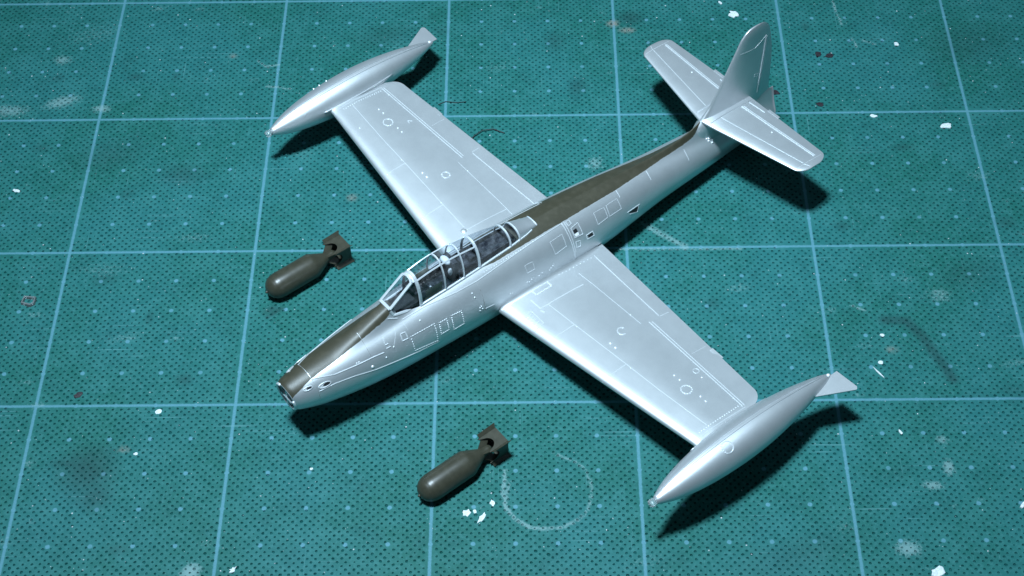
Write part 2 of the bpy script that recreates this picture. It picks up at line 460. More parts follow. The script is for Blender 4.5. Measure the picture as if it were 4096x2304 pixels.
def hump(x, y):
    """fairing ahead of the windscreen and the dorsal ridge running up into the fin"""
    h = 0.0
    if x > 0:
        amt = float(np.interp(x, [1.2, 1.9, 2.74, 3.0, 3.6, 4.4], [0, .10, .30, .24, .10, 0]))
        h = amt * math.exp(-(abs(y) / .27) ** 4)
    else:
        top = float(np.interp(-x, [4.0, 5.0, 6.0, 6.6, 7.1, 7.5, 7.74, 7.95, 8.4, 8.8], [1.12, 1.03, .965, .96, 1.0, 1.08, 1.18, 1.28, 1.2, .9]))
        e = fz(x) + fb(x)
        if -x > 4.0: h = max(0.0, top - e) * math.exp(-(abs(y) / .12) ** 1.6)
        h += float(np.interp(-x, [1.9, 2.6, 5.0, 6.5], [0, .035, .035, 0])) * math.exp(-(abs(y + .03) / .09) ** 1.3)
    return h
def rail_w(x): return float(np.interp(-x, [-2.8, -2.6, -1.95, -1.1, -.5, 0, .86, 1.15, 1.5, 1.9, 2.2], [.22, .24, .36, .385, .385, .375, .34, .315, .275, .19, .12]))

NT1, NT2 = 10, 40
def fus_ring(x, rscale=1.0):
    a, b, z0 = fa(x) * rscale, fb(x) * rscale, fz(x)
    tr = math.asin(min(.93, rail_w(x) / a)) if -2.2 < x < 2.8 else math.asin(min(.93, (.22 if x > 0 else .10) / a))
    half = [tr * i / NT1 for i in range(NT1)] + [tr + (math.pi - tr) * i / NT2 for i in range(NT2 + 1)]
    pts = []
    for th in half:
        y = a * math.sin(th); z = z0 + b * math.cos(th)
        if math.cos(th) > 0: z += hump(x, y)
        pts.append((x, y, z))
    return pts + [(x, -p[1], p[2]) for p in pts[-2:0:-1]]

def build_fuselage():
    xs = [5.758 - .016 * i for i in range(9)] + list(np.arange(5.6, 2.85, -.08)) + list(np.arange(2.80, -2.2, -.05)) + list(np.arange(-2.2, -10.66, -.09)) + [-10.66]
    rings = []
    def circ(x, r):
        rr = fus_ring(5.76); z0 = fz(5.76)
        k = r / .385
        return [(x, p[1] * k, z0 + (p[2] - z0) * k) for p in rr]
    rings += [circ(4.2, .20), circ(4.8, .29), circ(5.4, .335), circ(5.66, .350), circ(5.74, .358), circ(5.765, .372)]
    nf = len(rings)
    rings += [fus_ring(x) for x in xs]
    e = fus_ring(-10.66); z0 = fz(-10.66)
    def ex(x, k): return [(x, p[1] * k, z0 + (p[2] - z0) * k) for p in e]
    rings += [ex(-10.685, .96), ex(-10.68, .90), ex(-10.4, .86), ex(-9.6, .8)]
    def lean(p):
        k = min(1, max(0, (p[0] - 4.6) / 1.1)); k = k * k
        return (p[0] + .13 * k * (p[2] - .30), p[1], p[2])
    rings = [[lean(p) if p[0] > 4.6 else p for p in r] for r in rings]
    V, F = loft(rings, True, True, True)
    n = len(rings[0])
    # open the cockpit
    keep = []
    for f in F:
        if len(f) == 4:
            c = np.mean([V[i] for i in f], axis=0); js = [i % n for i in f]
            top = all((j <= NT1) or (j >= n - NT1) for j in js)
            i0 = f[0] // n
            if top and i0 >= nf and -1.22 < c[0] < 2.62 and c[2] > .8: continue
        keep.append(f)
    me = bpy.data.meshes.new('fuselage')
    me.from_pydata(V, [], keep); me.update()
    bm = bmesh.new(); bm.from_mesh(me)
    bmesh.ops.delete(bm, geom=[v for v in bm.verts if not v.link_faces], context='VERTS')
    bmesh.ops.recalc_face_normals(bm, faces=bm.faces)
    bm.to_mesh(me); bm.free()
    me.polygons.foreach_set('use_smooth', [True] * len(me.polygons))
    ol = []
    for v in me.vertices:
        x, y, z = v.co
        if z < fz(max(-10.6, min(5.7, x))) + .1 or v.index < nf * n + n: ol.append(-.2); continue
        if x > 2.45: w = float(np.interp(x, [2.45, 2.62, 2.9, 4.14, 5.2, 5.6], [.05, .18, .235, .25, .27, .32]))
        elif x > .3: w = -.2
        else: w = float(np.interp(-x, [-.3, 0, .33, 1.36, 2.6, 4.5, 5.2, 6.33, 7.5, 7.83, 8.0], [.30, .40, .445, .445, .425, .325, .25, .14, .10, .03, -.2]))
        if y < 0: w = w + (.17 if x > 2.45 else (.11 if x < .3 and w > 0 else 0))
        ol.append(w - abs(y))
    at = me.attributes.new('olive', 'FLOAT', 'POINT'); at.data.foreach_set('value', ol)
    me.materials.append(M['body'])
    o = bpy.data.objects.new('fuselage', me); COL.objects.link(o); o.parent = PLANE
    return o
FUS = build_fuselage()
FUS_BVH = bvh_of(FUS)
def on_fus(p, lift=0.0):
    x, y, z = map(float, p)
    zc = fz(x); d = Vector((0, y, z - zc)).normalized()
    o = Vector((x, 0, zc)) + d * 3
    hit = FUS_BVH.ray_cast(o, -d)
    if hit[0] is None:
        return Vector(p), d
    nn = hit[1]
    if nn.dot(d) < 0: nn = -nn
    return hit[0] + nn * lift, nn

# intake: splitter, duct shade, exhaust
z0 = fz(5.74)
def box(cx, cy, cz, sx, sy, sz):
    V = [(cx + a * sx / 2, cy + b * sy / 2, cz + c * sz / 2) for a in (-1, 1) for b in (-1, 1) for c in (-1, 1)]
    F = [(0, 1, 3, 2), (4, 6, 7, 5), (0, 4, 5, 1), (2, 3, 7, 6), (0, 2, 6, 4), (1, 5, 7, 3)]
    return V, F
rings = []
for a in np.linspace(1.15, 2 * math.pi - .35, 44):
    r_ = []
    for b in np.linspace(0, 2 * math.pi, 10, endpoint=False):
        rr = .368 + .036 * math.cos(b); zz = rr * math.cos(a)
        r_.append((5.760 + .040 * math.sin(b) + .13 * zz, rr * math.sin(a), z0 + zz))
    rings.append(r_)
V, F = loft(rings, True, True, True); mobj('intake_lip', V, F, M['frame'], FUS)
V, F = box(5.36, 0, z0, .80, .07, .64); mobj('intake_splitter', V, F, M['frame'], FUS, smooth=False)
V, F = box(5.72, 0, z0 - .05, .12, .44, .06); mobj('intake_crossbar', V, F, M['frame'], FUS, smooth=False)
def disc(name, x, r, mat, zc):
    V = [(x, r * math.cos(a), zc + r * math.sin(a)) for a in np.linspace(0, 2 * math.pi, 32, endpoint=False)]
    return mobj(name, V, [tuple(range(32))], mat, FUS, smooth=False)
disc('intake_duct_shade', 4.6, .24, M['dark'], z0)  # near-black disc that paints the shade deep in the duct
disc('jet_pipe_shade', -10.4, .205, M['dark'], fz(-10.6))  # same for the shade inside the jet pipe

# ------------------------------------------------------------------ wings
def LE(y): return float(np.interp(y, [0, .93, 7.27], [.11, 0, -.74]))
def TE(y):
    t = float(np.interp(y, [0, .99, 7.28], [-3.65, -3.56, -3.0]))
    if y > 7.02: t += .36 * (1 - math.sqrt(max(0, 1 - min(1, (y - 7.02) / .34) ** 2)))
    return t
def chz(y): return .066 * (y - .93)
def half_t(u): return 5 * .11 * (.2969 * math.sqrt(u) - .1260 * u - .3516 * u**2 + .2843 * u**3 - .1036 * u**4)
def half_w(u):
    return .040 * (1 - (1 - min(1, u / .10)) ** 2.2) ** .5 * (1 + .28 * math.sin(math.pi * min(1, u * 1.25)) ) * (1 - max(0, (u - .30) / .70) ** 1.15 * .97)
US = [0.5 * (1 - math.cos(math.pi * i / 26)) for i in range(27)]
def wing_ring(y, side):
    c = LE(y) - TE(y); r = []
    for u in US[::-1]:
        r.append((LE(y) - u * c, side * y, chz(y) + half_w(u) * c + .008))
    for u in US[1:]:
        r.append((LE(y) - u * c, side * y, chz(y) - .8 * half_t(u) * c - .008))
    return r
def build_wing(side):
    ys = list(np.arange(.3, 7.0, .25)) + [7.02 + .02 * i for i in range(17)] + [7.40]
    V, F = loft([wing_ring(y, side) for y in ys], True, True, True)
    return mobj('wing', V, F, M['silver'], PLANE, True, 50)
WING = {1: build_wing(1), -1: build_wing(-1)}
WING[1]['label'] = 'port wing with square louvre panel near its root'
WING[-1]['label'] = 'starboard wing behind the canopy'
WB = {s: bvh_of(WING[s]) for s in (1, -1)}
def on_wing(x, y, side):
    h = WB[side].ray_cast(Vector((x, side * y, 3)), Vector((0, 0, -1)))
    if h[0] is None: return None
    nn = h[1] if h[1].z > 0 else -h[1]
    return h[0], nn
def wline(side, pts, w=.022, h=.008, name='panel_line', closed=False):
    w *= .95; h *= 1.2
    pts = resample(pts + ([pts[0]] if closed else []), .15)
    P = []; Nn = []
    for p in pts:
        q = on_wing(p[0], p[1], side)
        if q: P.append(q[0]); Nn.append(q[1])
    if len(P) < 2: return
    V, F = strip_geo(P, Nn, w, h)
    return mobj(name, V, F, M['ridge'], WING[side], smooth=False)
def wdots(side, pts, r=.03, h=.014, name='fastener'):
    g = []
    for p in pts:
        q = on_wing(p[0], p[1], side)
        if q: g.append(dome(q[0], q[1], r, h))
    if g:
        V, F = merge(g); return tag(mobj(name, V, F, M['ridge'], WING[side]), kind='stuff' if len(g) > 1 else None)
def wring(side, c, r, w=.025, h=.01, name='access_ring', a0=0, a1=360):
    A = np.radians(np.linspace(a0, a1, 28))
    wline(side, [(c[0] + r * math.cos(a), c[1] + r * math.sin(a)) for a in A], w, h, name)
for s in (1, -1):
    wline(s, [(-1.02, 1.72), (-1.07, 2.72), (-1.17, 4.50), (-1.22, 5.6), (-1.33, 7.12)], .018, .006)
    wline(s, [(-1.06, 2.68), (-.6, 2.67), (-.17, 2.65)], .026, .008)
    wline(s, [(-1.16, 4.49), (-.8, 4.49), (-.42, 4.48)], .026, .008)
    wline(s, [(-2.585, 3.78), (-2.41, 7.24)], .026, .008, 'aileron_hinge')
    wline(s, [(-2.655, 3.82), (-2.475, 7.24)], .022, .007, 'aileron_hinge')
    wline(s, [(-3.115, 1.15), (-3.03, 2.3), (-2.93, 3.76)], .024, .007, 'flap_hinge')
    wline(s, [(-2.36, 1.35), (-2.38, 1.9), (-2.38, 3.70)], .014, .004)
    wline(s, [(-2.94, 3.80), (-3.20, 3.83)], .02, .006, 'flap_gap')
    wline(s, [(-2.66, 5.24), (-3.10, 5.27)], .012, .004, 'tab_gap')
    dots = [(-1.05 - .075 * i, 7.17) for i in range(18)]
    wdots(s, dots, .017, .010, 'rivet_row'); wline(s, [(-.95, 7.26), (-2.45, 7.29)], .02, .005)
    wring(s, (-1.73, 6.02), .135, .03, .008); wdots(s, [(-1.73 + .135 * math.cos(a), 6.02 + .135 * math.sin(a)) for a in np.linspace(0, 6.283, 14)[:-1]], .018, .012, 'rivet_ring')
    wdots(s, [(-1.82, 5.50), (-1.82, 5.69), (-1.84, 6.39), (-1.83, 6.58)], .032, .016)
    wdots(s, [(-1.33, 3.73), (-1.33, 3.92)], .042, .018)
    wdots(s, [(-2.39, 3.30), (-1.07, 2.77), (-1.17, 4.65), (-2.42, 6.92)], .022, .012)
    # tab standing out from the trailing edge
    V, F = box(-3.13, s * 5.62, chz(5.62) + .0, .10, .38, .028); mobj('trim_tab', V, F, M['silver'], WING[s], smooth=False)
wring(1, (-1.84, 3.60), .12, .035, .010, a0=-150, a1=90)
wring(-1, (-1.80, 3.50), .11, .03, .010)
wdots(-1, [(-1.80 + .11 * math.cos(a), 3.50 + .11 * math.sin(a)) for a in (0.8, 2.3, 3.9, 5.5)], .03, .014)
wring(1, (-2.34, 5.72), .075, .02, .007); wline(-1, [(-2.32, 5.70), (-2.22, 5.78), (-2.20, 5.66)], .02, .008, 'bracket_mark')
wdots(-1, [(-.97, 6.31)], .025, .01)
wdots(1, [(-2.30, 5.96)], .025, .012)
# walkway edge, ladder hatch and louvre panel near the port root
wline(1, [(-.78, 1.33), (-.78, 1.70), (-1.01, 1.72), (-1.89, 1.73), (-2.18, 1.74)], .035, .009, 'walkway_edge')
wline(1, [(-.74, 1.76), (-.78, 1.88)], .04, .012, 'walkway_edge')
wline(1, [(-1.0, 1.10), (-1.0, 1.28)], .045, .010, 'hatch_edge'); wline(1, [(-1.51, 1.08), (-1.51, 1.28)], .035, .010, 'hatch_edge')
wdots(1, [(-1.04 - .047 * i, y) for i in range(10) for y in (1.10, 1.275)], .016, .012, 'rivet_row')
wline(1, [(-.36, 1.57), (-.55, 1.61), (-.53, 2.14), (-.20, 2.16)], .028, .010, 'louvre_frame')
for k, yy in enumerate((1.68, 1.78, 1.88, 1.99)):
    wline(1, [(-.30, yy), (-.40, yy + .04), (-.48, yy + .02)], .035, .011, 'louvre')
wline(-1, [(-1.03, 1.60), (-1.7, 1.60), (-2.37, 1.59)], .018, .006, 'walkway_edge')
q = on_wing(-.93, 1.62, -1); V, F = dome(q[0], q[1], .09, .03, 12); mobj('blister', V, F, M['silver'], WING[-1])

# fillets between wing root and fuselage
def root_fairing(side):
    rings = []
    for x in np.arange(.02, -3.45, -.07):
        k = math.sin(math.pi * min(1, max(0, (.02 - x + .05) / 3.5))) ** .5
        wgt = .05 + .10 * k
        yw = fa(x) * .985 + wgt
        pw = on_wing(x, yw, side)
        if not pw: continue
        zz = pw[0].z
        zf = zz + wgt * 1.1
        zc = fz(x); sn = max(-1, min(1, (zf - zc) / fb(x)))
        yf = fa(x) * math.sqrt(1 - sn * sn) - .02
        A = np.array([yw + .06, zz - .012]); B = np.array([yf, zf]); C = np.array([max(yf, fa(x) * .99) + .01, zz + .005])
        r = []
        for t in np.linspace(0, 1, 6):
            p = (1 - t)**2 * A + 2 * t * (1 - t) * C + t * t * B
            r.append((x, side * p[0], p[1]))
        r.append((x, side * (yf - .25), zz - .1))
        rings.append(r)
    V, F = loft(rings, True, True, True)
    return mobj('root_fairing', V, F, M['silver'], PLANE, True, 50)
for s in (1, -1):
    RF = root_fairing(s)
wdots(1, [(-.12 - .12 * i, 1.04 + .003 * i) for i in range(26)], .014, .01, 'rivet_row')

# ------------------------------------------------------------------ tip tanks
TX = np.array([1.0, .96, .85, .6, .2, -.5, -1.2, -2.0, -3.0, -4.0, -4.5, -4.72])
TR = np.array([.02, .075, .135, .235, .340, .450, .500, .505, .420, .240, .115, .03])
def tank_axis(x):
    t = (1.0 - x) / 5.72
    return 7.84 + .06 * t, .345 + .12 * t
def tank_r(x):
    X = -TX; q = min(max(-x, X[0]), X[-1]); i = int(np.clip(np.searchsorted(X, q) - 1, 0, len(X) - 2))
    m = np.gradient(TR, X); h = X[i + 1] - X[i]; t = (q - X[i]) / h
    return (2 * t**3 - 3 * t**2 + 1) * TR[i] + (t**3 - 2 * t**2 + t) * h * m[i] + (-2 * t**3 + 3 * t**2) * TR[i + 1] + (t**3 - t**2) * h * m[i + 1]
def build_tank(side):
    xs = [1.0, .98, .96, .92, .87] + list(np.arange(.8, -4.7, -.1)) + [-4.70, -4.72]
    rings = []
    for x in xs:
        yc, zc = tank_axis(x); r = tank_r(x)
        rings.append([(x, side * (yc + r * math.sin(a)), zc + r * math.cos(a)) for a in np.linspace(0, 2 * math.pi, 56, endpoint=False)])
    V, F = loft(rings, True, True, True)
    t = mobj('tip_tank', V, F, M['silver'], PLANE)
    def surf(x, ang):
        yc, zc = tank_axis(x); r = tank_r(x)
        return (x, side * (yc + r * math.sin(ang)), zc + r * math.cos(ang)), (0, side * math.sin(ang), math.cos(ang))
    for a in (-.03, -.24):
        P = []; Nn = []
        for x in np.arange(.93, -4.55, -.1):
            p, q = surf(x, a * (1 if x > -2.4 else 1 + .0 * x)); P.append(p); Nn.append(q)
        V, F = strip_geo(P, Nn, .036, .022); mobj('seam', V, F, M['silver'], t, smooth=False)
    # inboard crease where tank meets the wing tip
    P = []; Nn = []
    for x in np.arange(-.55, -3.0, -.1):
        p, q = surf(x, -1.32); P.append(p); Nn.append(q)
    V, F = strip_geo(P, Nn, .05, .02); mobj('tip_fillet', V, F, M['silver'], t)
    # horizontal fin on the outer rear side
    yc, zc = tank_axis(-4.6)
    pl = [(-3.86, 8.10), (-4.45, 7.92), (-4.91, 7.93), (-4.945, 8.56), (-4.90, 8.61), (-4.86, 8.62)]
    V = []; 
    for z in (zc - .018, zc + .018): V += [(p[0], side * p[1], z) for p in pl]
    k = len(pl)
    F = [tuple(range(k))[::-1], tuple(range(k, 2 * k))] + [(i, (i + 1) % k, k + (i + 1) % k, k + i) for i in range(k)]
    mobj('tank_fin', V, F, M['silver'], t, smooth=False)
    p, q = surf(-4.62, .2); V, F = dome(p, q, .045, .03); mobj('tail_light', V, F, M['white'], t)
    # blunt clear nose plug, snapped off
    yc, zc = tank_axis(1.0); g = []
    ringz = []
    for (xx, rr) in ((.93, .085), (1.05, .10), (1.12, .085), (1.13, .05)):
        ringz.append([(xx, side * yc + rr * math.cos(a) * (1 + .12 * math.sin(3 * a + side)), zc + rr * math.sin(a) * (1 + .15 * math.cos(2 * a))) for a in np.linspace(0, 2 * math.pi, 14, endpoint=False)])
    V, F = loft(ringz, True, True, True); mobj('nose_plug', V, F, M['clear'], t)
    return t, surf
TANK = {}
for s in (1, -1):
    TANK[s] = build_tank(s)
# filler cap ring on the port tank
t, surf = TANK[1]; P = []; Nn = []
for a in np.radians(np.linspace(-120, 135, 30)):
    x = -1.08 - .145 * math.cos(a); ang = (.18 + .15 * math.sin(a)) / .5
    p, q = surf(x, ang); P.append(p); Nn.append(q)
V, F = strip_geo(P, Nn, .035, .012); mobj('filler_cap_ring', V, F, M['ridge'], t, smooth=False)
V, F = merge([dome(*surf(-1.08 - .145 * math.cos(a), (.18 + .15 * math.sin(a)) / .5), .022, .014) for a in (2.6, 3.0, 3.4, 3.8)]); tag(mobj('filler_cap_stud', V, F, M['ridge'], t), kind='stuff')
t, surf = TANK[-1]; P = []; Nn = []
for a in np.radians(np.linspace(0, 200, 16)):
    p, q = surf(-.10 - .10 * math.cos(a), -1.0 + .22 * math.sin(a)); P.append(p); Nn.append(q)
V, F = strip_geo(P, Nn, .018, .006); mobj('filler_cap_ring', V, F, M['silver'], t, smooth=False)
V, F = merge([dome(*surf(x, .75), .025, .03) for x in (-.75, -.95, -1.2)]); tag(mobj('paint_speck', V, F, M['ridge'], t), kind='stuff')

# ------------------------------------------------------------------ fin and tailplanes
FZS = [.35, .7, .95, 1.10, 1.28, 1.54, 2.07, 2.57, 3.07, 3.37, 3.54, 3.61, 3.635]
FLE = [-7.7, -7.6, -7.62, -7.72, -7.90, -8.14, -8.44, -8.68, -8.92, -9.06, -9.21, -9.34, -9.50]
FTE = [-10.35, -10.50, -10.49, -10.47, -10.46, -10.445, -10.41, -10.34, -10.22, -10.12, -9.98, -9.86, -9.70]
def build_fin():
    zs = list(np.arange(.35, 3.3, .06)) + [3.32, 3.38, 3.44, 3.49, 3.53, 3.56, 3.585, 3.605, 3.62, 3.63]
    rings = []
    for z in zs:
        le = float(np.interp(z, FZS, FLE)); te = float(np.interp(z, FZS, FTE)); c = le - te
        th = .105 - .018 * (z - 1.2)
        if z > 3.3: th *= math.sqrt(max(.02, 1 - ((z - 3.3) / .34) ** 2))
        fl = .15 * math.exp(-max(0, z - 1.10) / .20)
        r = []
        for sgn, us in ((1, US[::-1]), (-1, US[1:])):
            for u in us:
                f = half_t(u) / half_t(.3)
                x = le - u * c
                edge = min(1, max(0, (x + 10.05) / .6)) if z < 2.2 else 1.0
                yy = (th * f + fl * min(1.0, f * 1.0) * edge + .004)
                r.append((x, sgn * yy, z))
        rings.append(r)
    V, F = loft(rings, True, True, True)
    return mobj('vertical_fin', V, F, M['silver'], PLANE, True, 60)
FIN = build_fin()
FB_ = bvh_of(FIN)
def on_fin(x, z, side=1):
    h = FB_.ray_cast(Vector((x, side * 2, z)), Vector((0, -side, 0)))
    return (h[0], h[1] if h[1].y * side > 0 else -h[1]) if h[0] else None
def fline(pts, w, h, name, side=1):
    P = []; Nn = []
    for p in resample(pts, .1):
        q = on_fin(p[0], p[1], side)
        if q: P.append(q[0]); Nn.append(q[1])
    if len(P) > 1:
        V, F = strip_geo(P, Nn, w, h); mobj(name, V, F, M['ridge'], FIN, smooth=False)
for s in (1, -1):
    fline([(-10.02, 3.10), (-9.985, 2.06), (-9.96, 1.10)], .034, .014, 'rudder_hinge', s)
    fline([(-10.075, 3.05), (-10.04, 2.06), (-10.015, 1.12)], .016, .008, 'rudder_hinge', s)
    fline([(-9.02, 2.97), (-9.58, 2.90), (-10.0, 3.08)], .014, .004, 'fin_tip_seam', s)
    fline([(-9.74, 1.89), (-9.88, 1.86), (-9.88, 1.75), (-9.74, 1.78), (-9.74, 1.89)], .012, .004, 'access_panel', s)
V, F = box(-10.30, 0, .74, .42, .12, .50); 

def build_tailplane(side):
    zt = 1.215
    ys = list(np.arange(.05, 2.9, .15)) + [2.9 + .02 * i for i in range(13)] + [3.155]
    rings = []
    for y in ys:
        le = -7.82 - .218 * y; te = -9.585 + .02 * y
        if y > 2.9:
            q = min(1, (y - 2.9) / .262); e = 1 - math.sqrt(max(0, 1 - q * q))
            le -= .36 * e; te += .50 * e * .9
        c = le - te; r = []
        fl = 1 + .25 * math.exp(-(max(0, y - .2)) / .08)
        for u in US[::-1]: r.append((le - u * c, side * y, zt + (half_t(u) * .80 * c) * fl + .006))
        for u in US[1:]: r.append((le - u * c, side * y, zt - half_t(u) * .75 * c - .006))
        rings.append(r)
    V, F = loft(rings, True, True, True)
    o = mobj('tailplane', V, F, M['silver'], PLANE, True, 50)
    b = bvh_of(o)
    def ln(pts, w, h, name):
        w *= 1.0; h *= 1.2
        P = []; Nn = []
        for p in resample(pts, .15):
            hit = b.ray_cast(Vector((p[0], side * p[1], 3)), Vector((0, 0, -1)))
            if hit[0]: P.append(hit[0]); Nn.append(hit[1] if hit[1].z > 0 else -hit[1])
        if len(P) > 1:
            V, F = strip_geo(P, Nn, w, h); mobj(name, V, F, M['ridge'], o, smooth=False)
    ln([(-8.32, .30), (-8.80, 2.92)], .020, .006, 'panel_line')
    ln([(-9.09, .32), (-9.15, 1.47), (-9.235, 2.90)], .036, .012, 'elevator_hinge')
    ln([(-9.145, .34), (-9.205, 1.47), (-9.28, 2.90)], .014, .006, 'elevator_hinge')
    ln([(-8.52, 2.95), (-9.42, 2.96)], .014, .004, 'tip_seam')
    ln([(-8.79, 2.95), (-8.87, 3.11)], .02, .006, 'tip_seam')
    ln([(-9.39, .31), (-9.43, .87)], .028, .010, 'tab_gap')
    hit = b.ray_cast(Vector((-9.0, side * 1.56, 3)), Vector((0, 0, -1))); V, F = dome(hit[0], (0, 0, 1), .03, .015); mobj('fastener', V, F, M['ridge'], o)
    # raised seam where the tailplane root meets the fin
    P = []; Nn = []
    for x in np.arange(-7.95, -9.6, -.1):
        hit = b.ray_cast(Vector((x, side * .27, 3)), Vector((0, 0, -1)))
        if hit[0]: P.append(hit[0]); Nn.append((0, 0, 1))
    V, F = strip_geo(P, Nn, .05, .018); mobj('root_seam', V, F, M['silver'], o, smooth=False)
    V, F = box(-9.58, side * 1.06, zt, .08, .40, .03); mobj('trim_tab', V, F, M['silver'], o, smooth=False)
    return o
for s in (1, -1): build_tailplane(s)

# ------------------------------------------------------------------ fuselage surface details
def fusline(pts, w=.02, h=.006, name='panel_line', mat='ridge', closed=False, mirror=False):
    pts = list(pts); w *= .9; h *= 1.1
    if closed: pts = pts + [pts[0]]
    for sgn in ((1, -1) if mirror else (1,)):
        P = []; Nn = []
        for p in resample(pts, .08):
            q = on_fus((p[0], sgn * p[1], p[2])); P.append(q[0]); Nn.append(q[1])
        V, F = strip_geo(P, Nn, w, h); mobj(name, V, F, M[mat], FUS, smooth=False)
def fusdots(pts, r=.02, h=.012, name='rivet_row'):
    g = []
    for p in pts:
        q = on_fus(p); g.append(dome(q[0], q[1], r, h, 6))
    V, F = merge(g); tag(mobj(name, V, F, M['ridge'], FUS), kind='stuff' if len(g) > 1 else None)
def fuspatch(pts, mat, name, lift=.006, n=6):
    a, b, c, d = [np.array(p, float) for p in pts]; V = []; F = []
    for i in range(n + 1):
        for j in range(n + 1):
            s_, t_ = i / n, j / n
            p = (1 - s_) * (1 - t_) * a + s_ * (1 - t_) * b + s_ * t_ * c + (1 - s_) * t_ * d
            V.append(on_fus(p, lift)[0])
    for i in range(n):
        for j in range(n): F.append((i * (n + 1) + j, (i + 1) * (n + 1) + j, (i + 1) * (n + 1) + j + 1, i * (n + 1) + j + 1))
    return mobj(name, V, F, M[mat], FUS)
def along(pts, step):
    return resample(pts, step)
fusline([(5.17, -.30, .70), (5.17, -.03, .82), (5.17, .22, .77), (5.17, .46, .55), (5.17, .55, .3)], .018, .004, mat='body')
fusline([(5.18, .26, .74), (4.93, .36, .73), (4.64, .46, .69), (4.03, .57, .69), (3.57, .63, .70), (3.32, .67, .69)], .03, .012, mirror=True)
fusline([(5.14, .49, .49), (4.72, .57, .52), (4.2, .66, .48), (3.68, .75, .39), (3.13, .82, .33), (2.41, .88, .25), (1.84, .91, .22)], .022, .008, mirror=True)
fusline([(3.65, .05, 1.05), (3.65, .25, .98), (3.65, .59, .74)], .016, .004, mat='body')
fusline([(2.80, .40, 1.02), (2.84, .52, .93), (3.04, .70, .71)], .016, .005)
fusline([(2.56, .42, 1.04), (2.53, .61, .89)], .016, .004)
for q4, st_ in (([(2.55, .72, .74), (1.86, .77, .76), (1.87, .92, .27), (2.54, .87, .35)], .07), ([(1.73, .80, .72), (1.51, .82, .73), (1.52, .92, .42), (1.75, .91, .41)], .06), ([(1.37, .82, .74), (1.07, .84, .72), (1.07, .95, .34), (1.38, .94, .33)], .06)):
    fusdots(along(q4 + [q4[0]], st_), .019, .011, 'hatch_rivets'); fusline(q4, .014, .005, 'hatch_outline', closed=True)
fusline([(2.75, .59, .88), (2.62, .61, .88), (2.62, .72, .74), (2.78, .70, .74)], .035, .012, 'vent_frame', closed=True)
fusline([(.37, .60, 1.08), (.39, .78, .89), (.40, .91, .63), (.41, .97, .38)], .022, .005, mat='body')
fusline([(.41, .96, .42), (.12, .985, .40), (.08, .99, .30)], .018, .006)
for p in ([(3.22, .59, .82), (3.13, .60, .82)], [(3.22, .65, .75), (3.11, .66, .75)], [(3.17, .46, .94), (3.21, .56, .84)]): fusline(p, .03, .012, 'latch')
fusdots([(3.71, .72, .50)], .045, .02, 'stud'); fusdots([(3.31, .74, .56), (3.04, .70, .71), (2.15, .60, .95), (3.98, .55, .72), (4.04, .54, .72)], .026, .014, 'stud')
fusdots([(.62, .72, .95), (.60, .80, .85), (.50, .93, .55), (.55, .93, .53), (.48, .95, .47), (.56, .95, .45)], .026, .014, 'stud')
# gun troughs: two each side of the nose
for sgn in (1, -1):
    for c0, hl, hw in (((5.36, .36, .63), .115, .042), ((4.96, .48, .58), .16, .055)):
        P = []; Nn = []
        for a in np.linspace(0, 2 * math.pi, 20, endpoint=False):
            q = on_fus((c0[0] + hl * math.cos(a), sgn * (c0[1] + .6 * hw * math.sin(a) - .12 * hl * math.cos(a)), c0[2] - .8 * hw * math.sin(a))); P.append(q[0] + q[1] * .004); Nn.append(q[1])
        V, F = strip_geo(P, Nn, .022, .012, closed=True); mobj('gun_port_rim', V, F, M['ridge'], FUS, smooth=False)
        V = [tuple(p) for p in P]; q = on_fus((c0[0], sgn * c0[1], c0[2])); V.append(tuple(q[0] + q[1] * .004)); k = len(P)
        g = mobj('gun_port', V, [(i, (i + 1) % k, k) for i in range(k)], M['ridge'], FUS, smooth=False)
        V = [tuple(V[k] if False else Vector(V[k]) + (Vector(v) - Vector(V[k])) * .58 + q[1] * .014 + Vector((-.30 * hl, 0, 0))) for v in V[:k]]
        mobj('gun_muzzle_shade', V, [tuple(range(k))], M['dark'], FUS, smooth=False)  # dark sheet over the port, painting the shade inside the muzzle
# rail below the canopy with its rivets
fusline([(2.52, .37, 1.05), (1.85, .42, 1.11), (.98, .54, 1.09), (.36, .58, 1.10), (-.37, .55, 1.13), (-1.56, .49, 1.16), (-2.5, .45, 1.14)], .030, .010, 'canopy_track', mirror=True)
fusdots(along([(.06, .51, 1.16), (-.96, .50, 1.16), (-1.87, .475, 1.16)], .085), .017, .010, 'track_rivets')
fusline([(-2.53, .43, 1.14), (-2.53, .66, .96), (-2.54, .82, .74), (-2.56, .95, .28)], .022, .010, 'fuselage_joint', mirror=True)
fusline([(-2.60, .43, 1.12), (-2.60, .66, .94), (-2.60, .82, .73), (-2.60, .94, .13)], .022, .010, 'fuselage_joint', mirror=True)
for q4 in ([(-2.65, .46, 1.11), (-2.76, .45, 1.10), (-2.77, .54, 1.04), (-2.66, .56, 1.04)], [(-2.69, .62, .98), (-2.95, .58, .99), (-2.96, .79, .73), (-2.69, .79, .77)], [(-3.05, .83, .65), (-3.29, .82, .64), (-3.30, .865, .51), (-3.07, .865, .53)], [(-2.68, .84, .67), (-2.82, .85, .63), (-2.80, .90, .48), (-2.67, .90, .51)]):
    fusline(q4, .022, .010, 'vent_frame', closed=True)
fuspatch([(-2.71, .665, .925), (-2.83, .655, .925), (-2.84, .725, .85), (-2.72, .73, .85)], 'dark', 'vent_hole_shade')  # dark patch on the skin in place of shade inside the vent
fuspatch([(-2.71, .735, .845), (-2.84, .73, .845), (-2.84, .775, .775), (-2.72, .78, .78)], 'white', 'vent_flap', .010)
